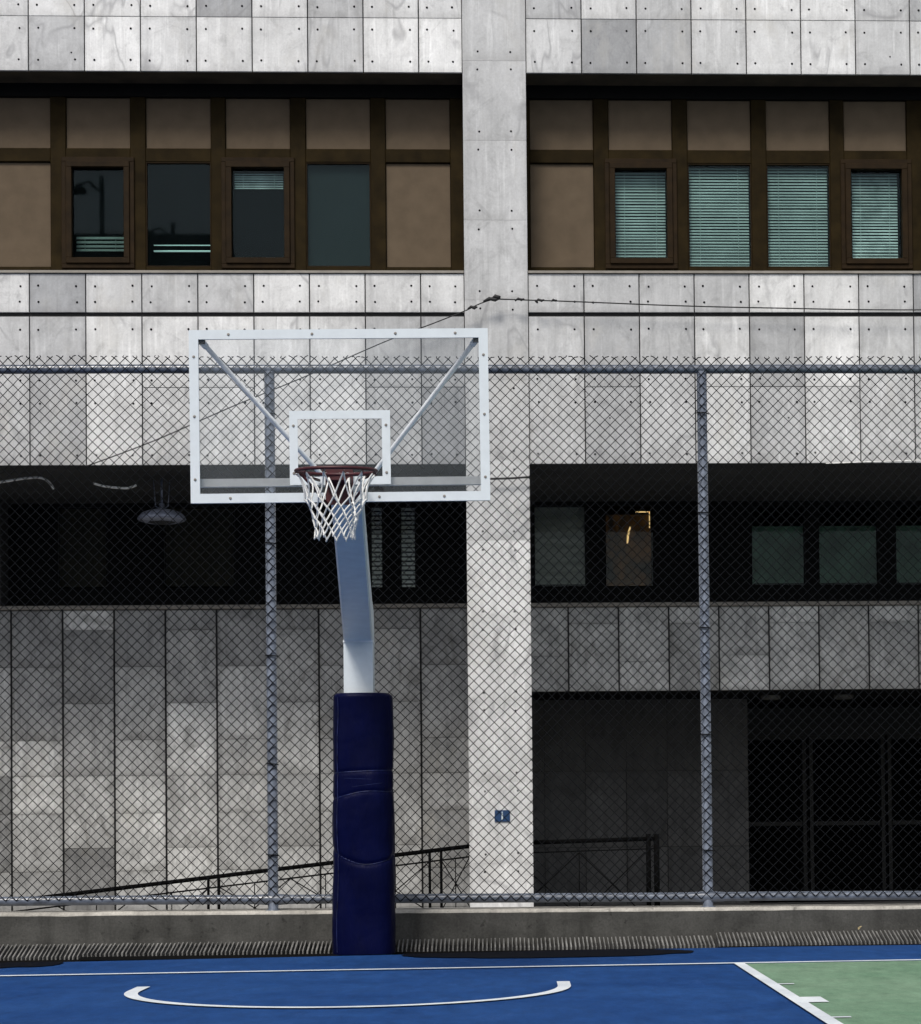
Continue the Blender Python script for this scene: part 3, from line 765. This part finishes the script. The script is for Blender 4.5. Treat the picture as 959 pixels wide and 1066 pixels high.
# ---------------------------------------------------------------- lamp, cables, plaque
lc = at(168.5, 541, 24.9); ls = z_soff-.004
lr = empty('pendant_lamp', (lc.x, lc.y, lc.z), 'dark saucer shaped pendant lamp hanging under the overhang', 'lamp')
g = MB(); R_ = .27
g.lathe((lc.x, lc.y, lc.z), [(R_*.15, -.028), (R_*.7, -.03), (R_*.93, -.012), (R_, .004), (R_*.96, .03), (R_*.8, .075), (R_*.5, .105), (R_*.2, .12), (.03, .125), (.03, .18), (.001, .18)], 40)
g.build('lamp_shade', M['lamp'], lr)
g = MB(); g.lathe((lc.x, lc.y, lc.z), [(.001, -.05), (R_*.3, -.046), (R_*.55, -.03)], 24); g.build('diffuser', M['joint'], lr)
g = MB(); g.tube([(lc.x, lc.y, lc.z+.17), (lc.x, lc.y, ls)], .012, 8)
g.tube([(lc.x-.09, lc.y, ls-.02), (lc.x-.07, lc.y, lc.z+.15), (lc.x, lc.y, lc.z+.11)], .006, 6); g.tube([(lc.x+.09, lc.y, ls-.02), (lc.x+.07, lc.y, lc.z+.15), (lc.x, lc.y, lc.z+.11)], .006, 6)
g.build('stem', M['lamp'], lr)
def cable(pts, Y, r, mat, name, label, smooth=True, wrap=None):
    P = [at(p[0], p[1], Y if len(p) < 3 else p[2]) for p in pts]; Q = []
    for i in range(len(P)-1):
        p0, p1, p2, p3 = P[max(i-1, 0)], P[i], P[i+1], P[min(i+2, len(P)-1)]
        for k in range(8):
            t = k/8; Q.append(.5*((2*p1)+(p2-p0)*t+(2*p0-5*p1+4*p2-p3)*t*t+(3*p1-p0-3*p2+p3)*t**3))
    Q.append(P[-1]); g = MB(); g.tube(Q, r, 6)
    if wrap:
        for (x, y, l_, r2) in wrap:
            c = at(x, y, Y-.01); g.tube([c+Vector((-l_, 0, -l_*.25)), c+Vector((-l_*.3, -.01, 0.01)), c+Vector((l_*.4, -.012, -.004)), c+Vector((l_, 0, l_*.2))], [r2*.6, r2, r2*1.1, r2*.5], 7)
    return tag(g.build(name, mat, origin=Q[0]), label, 'cable')
cable([(-5, 503), (12, 500), (30, 497.5), (43, 497.5), (51, 502), (56, 509)], 24.5, .015, M['white_cable'], 'cable', 'loose white cable drooping under the overhang at the left edge')
cable([(97, 503), (108, 506), (120, 507.5), (133, 508), (142, 505)], 24.5, .014, M['white_cable'], 'cable', 'short white cable sagging left of the pendant lamp')
cable([(88, 486), (160, 459), (240, 424), (320, 391), (400, 356), (450, 337), (483, 324), (500, 316), (515, 311)], 23.86, .0065, M['cable'], 'cable', 'thin black cable rising diagonally across the slabs to the pilaster',
      wrap=[(492, 320.5, .05, .017), (512, 312, .09, .02), (517, 309.5, .04, .022)])
cable([(515, 311), (540, 312), (600, 314), (700, 318), (800, 320.5), (960, 322.5), (1200, 318)], 23.86, .007, M['cable'], 'cable', 'thin black cable running level across the slabs right of the pilaster',
      wrap=[(541, 312, .05, .014), (562, 313, .05, .014), (577, 313, .03, .012)])
cable([(509, 498.5), (530, 498), (552, 496.5)], 23.9, .012, M['cable'], 'cable', 'short black cable crossing the pilaster level with the rim')
cable([(860, 482.5), (900, 481), (960, 479)], 23.9, .006, M['white_cable'], 'cable', 'thin pale cable along the slab edge at the right')
pa, pb = at(515, 843.5, YB-.035), at(531, 855.5, YB-.035)
pq = empty('plaque', tuple((pa+pb)/2), 'small blue plaque with a white upright mark on the pilaster', 'sign')
g = MB(); g.bevbox(pa.x, pb.x, YB-.035, YB-.021, pb.z, pa.z, 0, .5, .003); g.build('plate', M['plaque'], pq)
mx_, mz = (pa.x+pb.x)/2, (pa.z+pb.z)/2
g = MB(); g.box(mx_-.009, mx_+.007, YB-.039, YB-.034, mz-.040, mz+.022); g.box(mx_-.006, mx_+.006, YB-.039, YB-.034, mz+.030, mz+.046); g.build('mark', M['plaque_mark'], pq)

# ---------------------------------------------------------------- basketball hoop
YP = 17.22                                    # centre of the pole
pc = at(377.5, 992, 17.22); pxc = at(374, 700, YP).x
hoop = empty('basketball_hoop', (pxc, YP, 0), 'basketball hoop with clear backboard and navy padded pole', 'basketball hoop')
hw = .112
z1 = at(374, 667, YP-hw).z
g = MB(); g.hexa([(pxc-hw, YP-hw, 0), (pxc+hw, YP-hw, 0), (pxc+hw, YP+hw, 0), (pxc-hw, YP+hw, 0), (pxc-hw, YP-hw, z1), (pxc+hw, YP-hw, z1), (pxc+hw, YP+hw, z1+.06), (pxc-hw, YP+hw, z1+.06)])
po = g.build('pole', M['white'], hoop)
# arm: tapered box rising toward the court, ends behind the board
YE = 13.50; xe0 = at(349, 560, 15.0)
el = at(345.5, 527, YE+.05); er_ = at(378.5, 527, YE+.05)
zl = el.z
n = 10; g = MB(); rings = []
for i in range(n+1):
    t = i/n; y = YP-hw + (YE-(YP-hw))*t
    xl = (pxc-hw)*(1-t) + el.x*t; xr = (pxc+hw)*(1-t) + er_.x*t
    zlo = z1*(1-t) + zl*t + .05*math.sin(PI*t)*0; h = .30*(1-t) + .13*t
    rings.append((xl, xr, y, zlo, h))
c = .012
for (xl, xr, y, zlo, h) in rings:
    g.v += [(xl+c, y, zlo), (xr-c, y, zlo), (xr, y, zlo+c), (xr, y, zlo+h-c), (xr-c, y, zlo+h), (xl+c, y, zlo+h), (xl, y, zlo+h-c), (xl, y, zlo+c)]
for i in range(n):
    for k in range(8):
        k2 = (k+1) % 8; g.face([8*i+k, 8*i+k2, 8*i+8+k2, 8*i+8+k], 0)
g.face(list(range(8))); g.face([8*n+k for k in range(8)][::-1])
# knee block where arm meets the pole
g.hexa([(pxc-hw, YP-hw+.002, z1+.004), (pxc+hw, YP-hw+.002, z1+.004), (pxc+hw, YP+hw, z1+.062), (pxc-hw, YP+hw, z1+.062), (pxc-hw, YP-hw+.002, z1+.3), (pxc+hw, YP-hw+.002, z1+.3), (pxc+hw, YP+hw-.05, z1+.24), (pxc-hw, YP+hw-.05, z1+.24)])
g.build('arm', M['arm'], hoop)
g = MB(); g.box(pxc-hw-.004, pxc+hw+.004, YP-hw-.006, YP+hw+.004, z1-.012, z1+.002); g.build('weld_collar', M['strut'], hoop)

# padding: soft rounded-square sleeve
zpT = at(377, 721, YP-.22).z
def pad_ring(z, grow=0.):
    u = z/zpT; cxp = at(378.0, 992, YP-.22).x*(1-u) + at(375.8, 722, YP-.22).x*u; out = []
    for k in range(72):
        t = 2*PI*k/72; e_ = 3.0; ct, st_ = math.cos(t), math.sin(t)
        r_ = (abs(ct)**e_ + abs(st_)**e_)**(-1/e_)
        base = .236 + .016*(1-u)**2
        nz = noise.noise(Vector((ct*1.5, st_*1.5, z*2.4)))*.012 + noise.noise(Vector((ct*3, st_*3, z*8)))*.003 + noise.noise(Vector((ct*4, st_*4, z*22)))*.0012
        for zc, dep_, wd in BANDS:
            zz2 = zc(t); nz -= dep_*math.exp(-((z-zz2)/wd)**2)
        rr = base*r_*.97 + nz + grow
        out.append((cxp + rr*ct, YP + .0 + rr*st_, z))
    return out
zb1, zb2, zb3 = at(377, 803, YP-.2).z, at(377, 826, YP-.2).z, at(377, 893, YP-.2).z
BANDS = [(lambda t: zb1+.01*math.cos(t), .008, .014), (lambda t: zb2-.03*math.cos(t)*-1+.012*math.sin(3*t), .008, .014), (lambda t: zb3-.05*math.cos(2*t)*-1 - .03*math.cos(t), .010, .016)]
g = MB(); nz_ = 150; k0 = 72
for i in range(nz_+1):
    z = .004 + (zpT-.004)*i/nz_; g.v += pad_ring(z, -.02*max(0, 1-(zpT-z)/.03)**2)
for i in range(nz_):
    for k in range(k0):
        k2 = (k+1) % k0; g.face([i*k0+k, i*k0+k2, (i+1)*k0+k2, (i+1)*k0+k], 0, .5, True)
b = len(g.v); cxp = at(376.6, 722, YP-.22).x
for k in range(k0):
    t = 2*PI*k/k0; g.v.append((cxp + .15*math.cos(t), YP+.15*math.sin(t), zpT-.004+.006*noise.noise(Vector((t, 0, 0)))))
for k in range(k0): k2 = (k+1) % k0; g.face([nz_*k0+k, nz_*k0+k2, b+k2, b+k], 0, .5, True)
pad = g.build('pole_padding', M['pad'], hoop)
g = MB(); pts = []
for i in range(61):                          # overlapping edge of the wrapped cover
    z = .02 + (zpT-.05)*i/60; rr = pad_ring(z, .003)[45]; pts.append(rr)
g.tube(pts, .004, 5); g.build('cover_seam', M['pad_band'], pad)
for zt0, k_a, k_b, dz_ in ((zb1-.05, 47, 58, -.012), (zb2+.05, 50, 62, .03)):
    g = MB(); g.tube([Vector(pad_ring(zt0+dz_*(k-k_a)/(k_b-k_a), -.001)[k]) for k in range(k_a, k_b+1)], [.0006]+[.0022]*(k_b-k_a-1)+[.0006], 5); g.build('crease', M['pad_band'], pad)
for zc, dep_, wd in BANDS:
    g = MB(); pts = []
    for k in range(73):
        t = 2*PI*k/72; z = zc(t); rr = pad_ring(z, -.002)[k % 72]; pts.append((rr[0], rr[1], z))
    g.tube(pts, .0055, 6, cap=False); g.build('strap', M['pad_band'], pad)

# backboard
YBD = hc.y + .375
c00, c10, c11, c01 = at(199.2, 524.2, YBD), at(510, 521, YBD), at(508.4, 341.2, YBD), at(196.4, 344.8, YBD)
ex = (c10-c00).normalized(); W_ = ((c10-c00).length+(c11-c01).length)/2; H_ = ((c01-c00).length+(c11-c10).length)/2
ctr = (c00+c10+c11+c01)/4; ez = Vector((0, 1, 0)).cross(ex) * -1
if ez.z < 0: ez = -ez
def BP(u, v, d=0.): return ctr + ex*u + ez*v + Vector((0, d, 0))
def bbox(mb, u0, u1, v0, v1, d0, d1, mat=0):
    mb.hexa([BP(u0, v0, d0), BP(u1, v0, d0), BP(u1, v0, d1), BP(u0, v0, d1), BP(u0, v1, d0), BP(u1, v1, d0), BP(u1, v1, d1), BP(u0, v1, d1)], mat)
hx, hz = W_/2, H_/2
g = MB(); bbox(g, -hx+.006, hx-.006, -hz+.006, hz-.006, .004, .014); board = g.build('backboard', M['acrylic'], hoop)
fw = .056
g = MB()
for args in ((-hx, hx, hz-fw, hz), (-hx, hx, -hz, -hz+fw), (-hx, -hx+fw, -hz+fw, hz-fw), (hx-fw, hx, -hz+fw, hz-fw)): bbox(g, *args, -.012, .0035)
for args in ((-hx+.004, hx-.004, hz-fw+.01, hz-.004), (-hx+.004, hx-.004, -hz+.004, -hz+fw-.01), (-hx+.004, -hx+fw-.01, -hz+fw-.01, hz-fw+.01), (hx-fw+.01, hx-.004, -hz+fw-.01, hz-fw+.01)): bbox(g, *args, .0145, .04)
g.build('frame', M['white'], board)
q0, q1 = at(302, 505, YBD), at(406, 427, YBD)
u0, v0 = (q0-ctr).dot(ex), (q0-ctr).dot(ez); u1, v1 = (q1-ctr).dot(ex), (q1-ctr).dot(ez)
lw_ = .05
g = MB()
for args in ((u0, u1, v1-lw_, v1), (u0, u1, v0, v0+.048), (u0, u0+lw_, v0+.048, v1-lw_), (u1-lw_, u1, v0+.048, v1-lw_)): bbox(g, *args, -.004, .0035)
g.build('target_square', M['white'], board)
def bbolt(u, v):
    g = MB()
    p = BP(u, v, -.0125 if abs(u) > .35 or abs(v) > .45 else -.0045); b = len(g.v)
    for yy, rr in ((0, .009), (-.005, .006)):
        for k in range(8): g.v.append((p.x+rr*math.cos(k*PI/4), p.y+yy, p.z+rr*math.sin(k*PI/4)))
    g.face([b+8+k for k in range(8)][::-1]); 
    for k in range(8): g.face([b+k, b+8+k, b+8+(k+1) % 8, b+(k+1) % 8])
    g.build('bolt', M['sill'], board)
for u in (-.66, -.16, .34, .70): bbolt(u, hz-fw/2)
for u in (-.66, -.13, .23, .62): bbolt(u, -hz+fw/2)
for v in (.36, 0, -.38): bbolt(-hx+fw/2, v); bbolt(hx-fw/2, v)
for (u, v) in ((u0+.025, v1-.09), (u1-.025, v1-.09), (u0+.025, v0+.07), (u1-.025, v0+.07)): bbolt(u, v)
# support bar behind board and the diagonal stays
zb_ = at(350, 502, YBD+.07)
ub = (zb_-ctr).dot(ez)
g = MB(); bbox(g, -hx+.035, hx-.035, ub-.024, ub+.024, .045, .085); g.build('support_bar', M['bar'], hoop)
for (sx, sy, ex_, ey_, yy) in ((211, 357, 333, 492, 14.1), (495, 354.5, 388, 494, 14.1)):
    a = at(sx, sy, YBD+.05); b2 = at(ex_, ey_, yy); g = MB(); g.tube([a, b2, b2+(b2-a)*.10], .0155, 10)
    g.tube([a-(b2-a)*.004, a+(b2-a)*.03], .02, 8); g.build('stay', M['strut'], hoop)
for sx, sy in ((210, 355), (496, 353)):
    p = at(sx, sy, YBD+.03); g = MB(); g.box(p.x-.02, p.x+.02, p.y-.01, p.y+.015, p.z-.018, p.z+.018); g.build('stay_bracket', M['bronze_dark'], hoop)
# rim, mount, net
RR = .234
def rz(y): return hc.z + .004 + (y-hc.y)/RR*.016          # the rim sags a little to the front
g = MB(); g.tube([(hc.x+RR*math.cos(2*PI*k/48), hc.y+RR*math.sin(2*PI*k/48), rz(hc.y+RR*math.sin(2*PI*k/48))) for k in range(49)], .0105, 10, cap=False)
rim = g.build('rim', M['rim'], hoop)
g = MB()
pxm = at(353.5, 500, YBD).x; zt_, zb2_ = at(353, 486, YBD).z, at(353, 526, YBD).z
g.box(pxm-.082, pxm+.082, YBD-.022, YBD-.0125, zb2_, zt_+.0)
g.hexa([(pxm-.07, hc.y+RR-.005, hc.z-.012), (pxm+.07, hc.y+RR-.005, hc.z-.012), (pxm+.075, YBD-.023, hc.z-.03), (pxm-.075, YBD-.023, hc.z-.03),
        (pxm-.07, hc.y+RR-.005, hc.z+.008), (pxm+.07, hc.y+RR-.005, hc.z+.008), (pxm+.075, YBD-.023, hc.z+.012), (pxm-.075, YBD-.023, hc.z+.012)])
g.build('mount', M['rim'], rim)
for s_ in (-1, 1):
    t = PI/2 - s_*1.05
    g = MB(); g.tube([(hc.x+RR*math.cos(t), hc.y+RR*math.sin(t), hc.z-.008), (pxm+s_*.07, YBD-.03, hc.z-.14)], .008, 8); g.build('brace', M['rim'], rim)
    g = MB(); g.tube([(hc.x+RR*math.cos(PI/2-s_*1.2), hc.y+RR*math.sin(PI/2-s_*1.2), hc.z), (pxm+s_*.12, YBD-.02, hc.z+.004)], .009, 8); g.build('brace', M['rim'], rim)
for k in range(12):
    t = 2*PI*(k+.5)/12; g = MB(); g.tube([(hc.x+(RR+dx)*math.cos(t), hc.y+(RR+dx)*math.sin(t), rz(hc.y+RR*math.sin(t))+dz) for dx, dz in ((0, -.008), (-.008, -.02), (0, -.026), (.008, -.02), (0, -.008))], .003, 5); g.build('net_hook', M['rim'], rim)
g = MB()
levels = [(0, .228, -.02), (1, .180, -.165), (2, .152, -.225), (3, .130, -.28), (4, .118, -.33), (5, .114, -.385)]
def node(lv, k):
    i, r_, dz = levels[lv]; t = 2*PI*(k + (.5 if lv % 2 == 0 else 0))/12
    j = noise.noise(Vector((k*1.7, lv*2.3, 0)))
    rr = r_*(1+.05*j); return Vector((hc.x + rr*math.cos(t)-.006*lv*.3, hc.y + rr*math.sin(t), hc.z + (rz(hc.y+rr*math.sin(t))-hc.z)*(1-lv/5) + dz + .008*noise.noise(Vector((k*2.1, lv*3.3, 4)))*(1 if lv else 0)))
def cord(a, b, sag, r_=.0052):
    mid = (a+b)/2; c_ = Vector((hc.x, hc.y, mid.z)); out = (c_-mid).normalized()*sag
    pts = [a, a+(mid-a)*.5+out*.75, mid+out, mid+(b-mid)*.5+out*.75, b]; g.tube(pts, r_, 6, cap=False)
for lv in range(5):
    for k in range(12):
        a = node(lv, k)
        if lv % 2 == 0: t1, t2 = node(lv+1, k), node(lv+1, k+1)
        else: t1, t2 = node(lv+1, k), node(lv+1, k-1)
        sg = .014 if lv == 0 else .003
        cord(a, t1, sg+random.uniform(-.006, .010)); cord(a, t2, sg+random.uniform(-.006, .010))
for k in range(12):
    for lv in range(1, 6):
        a = node(lv, k); g.tube([a+Vector((0, 0, .008)), a-Vector((0, 0, .008))], .006, 6)
for k in range(0, 12):
    a = node(5, k)
    g.tube([a, a+Vector((random.uniform(-.006, .006), 0, -.014))], [.006, .004], 6)
g.build('net', M['net'], rim)

# ---------------------------------------------------------------- behind the camera: seen in the window panes
def mast(x, y, h, label):
    r_ = empty('lamp_post', (x, y, 0), label, 'lamp post', 'lamp posts around the court')
    g = MB(); g.tube([(x, y, 0), (x, y, h)], [.07, .05], 12); g.build('post', M['rail'], r_)
    g = MB(); g.tube([(x, y, h-.35), (x-.28, y, h-.1), (x-.5, y, h-.18)], .03, 8); g.lathe((x-.5, y, h-.35), [(.001, 0), (.19, .02), (.16, .1), (.05, .17), (.001, .18)], 16); g.build('lamp_head', M['rail'], r_)
def mirror(px, py, y):                       # where a point seen reflected in the panes stands
    P = at(px, py, YW); q = (YW-y)/YW; return (P.x*(1+q), HCAM+(P.z-HCAM)*(1+q))
x, z = mirror(106, 184, 2.0); mast(x, 2.0, z, 'dark lamp post reflected in the leftmost dark window pane')
x, z = mirror(180, 232, 1.0); mast(x, 1.0, z, 'dark lamp post reflected in the second dark window pane')
xb, zb9 = mirror(150, 262, -22)
blk = empty('apartment_building', (-12, -22, -.9), 'dark apartment block across the court, reflected in the upper panes', 'building')
XB = mirror(226, 262, -22)[0]
g = MB(); g.box(XB-24, XB, -34, -22, -.9, zb9); g.build('wall', M['dark_render'], blk)
g = MB(); g.box(XB-24.3, XB+.3, -34.3, -21.7, zb9+.002, zb9+.5); g.build('roof', M['soffit_dark'], blk)
for i in range(5):
    for j in range(7):
        g = MB(); g.box(XB-23.5+j*3.3, XB-21.8+j*3.3, -22-(-.04), -21.9, 1.5+i*3.3, 3.2+i*3.3); g.build('window', M['glass_low'], blk)
scene.cycles.max_bounces = 8; scene.cycles.transparent_max_bounces = 16
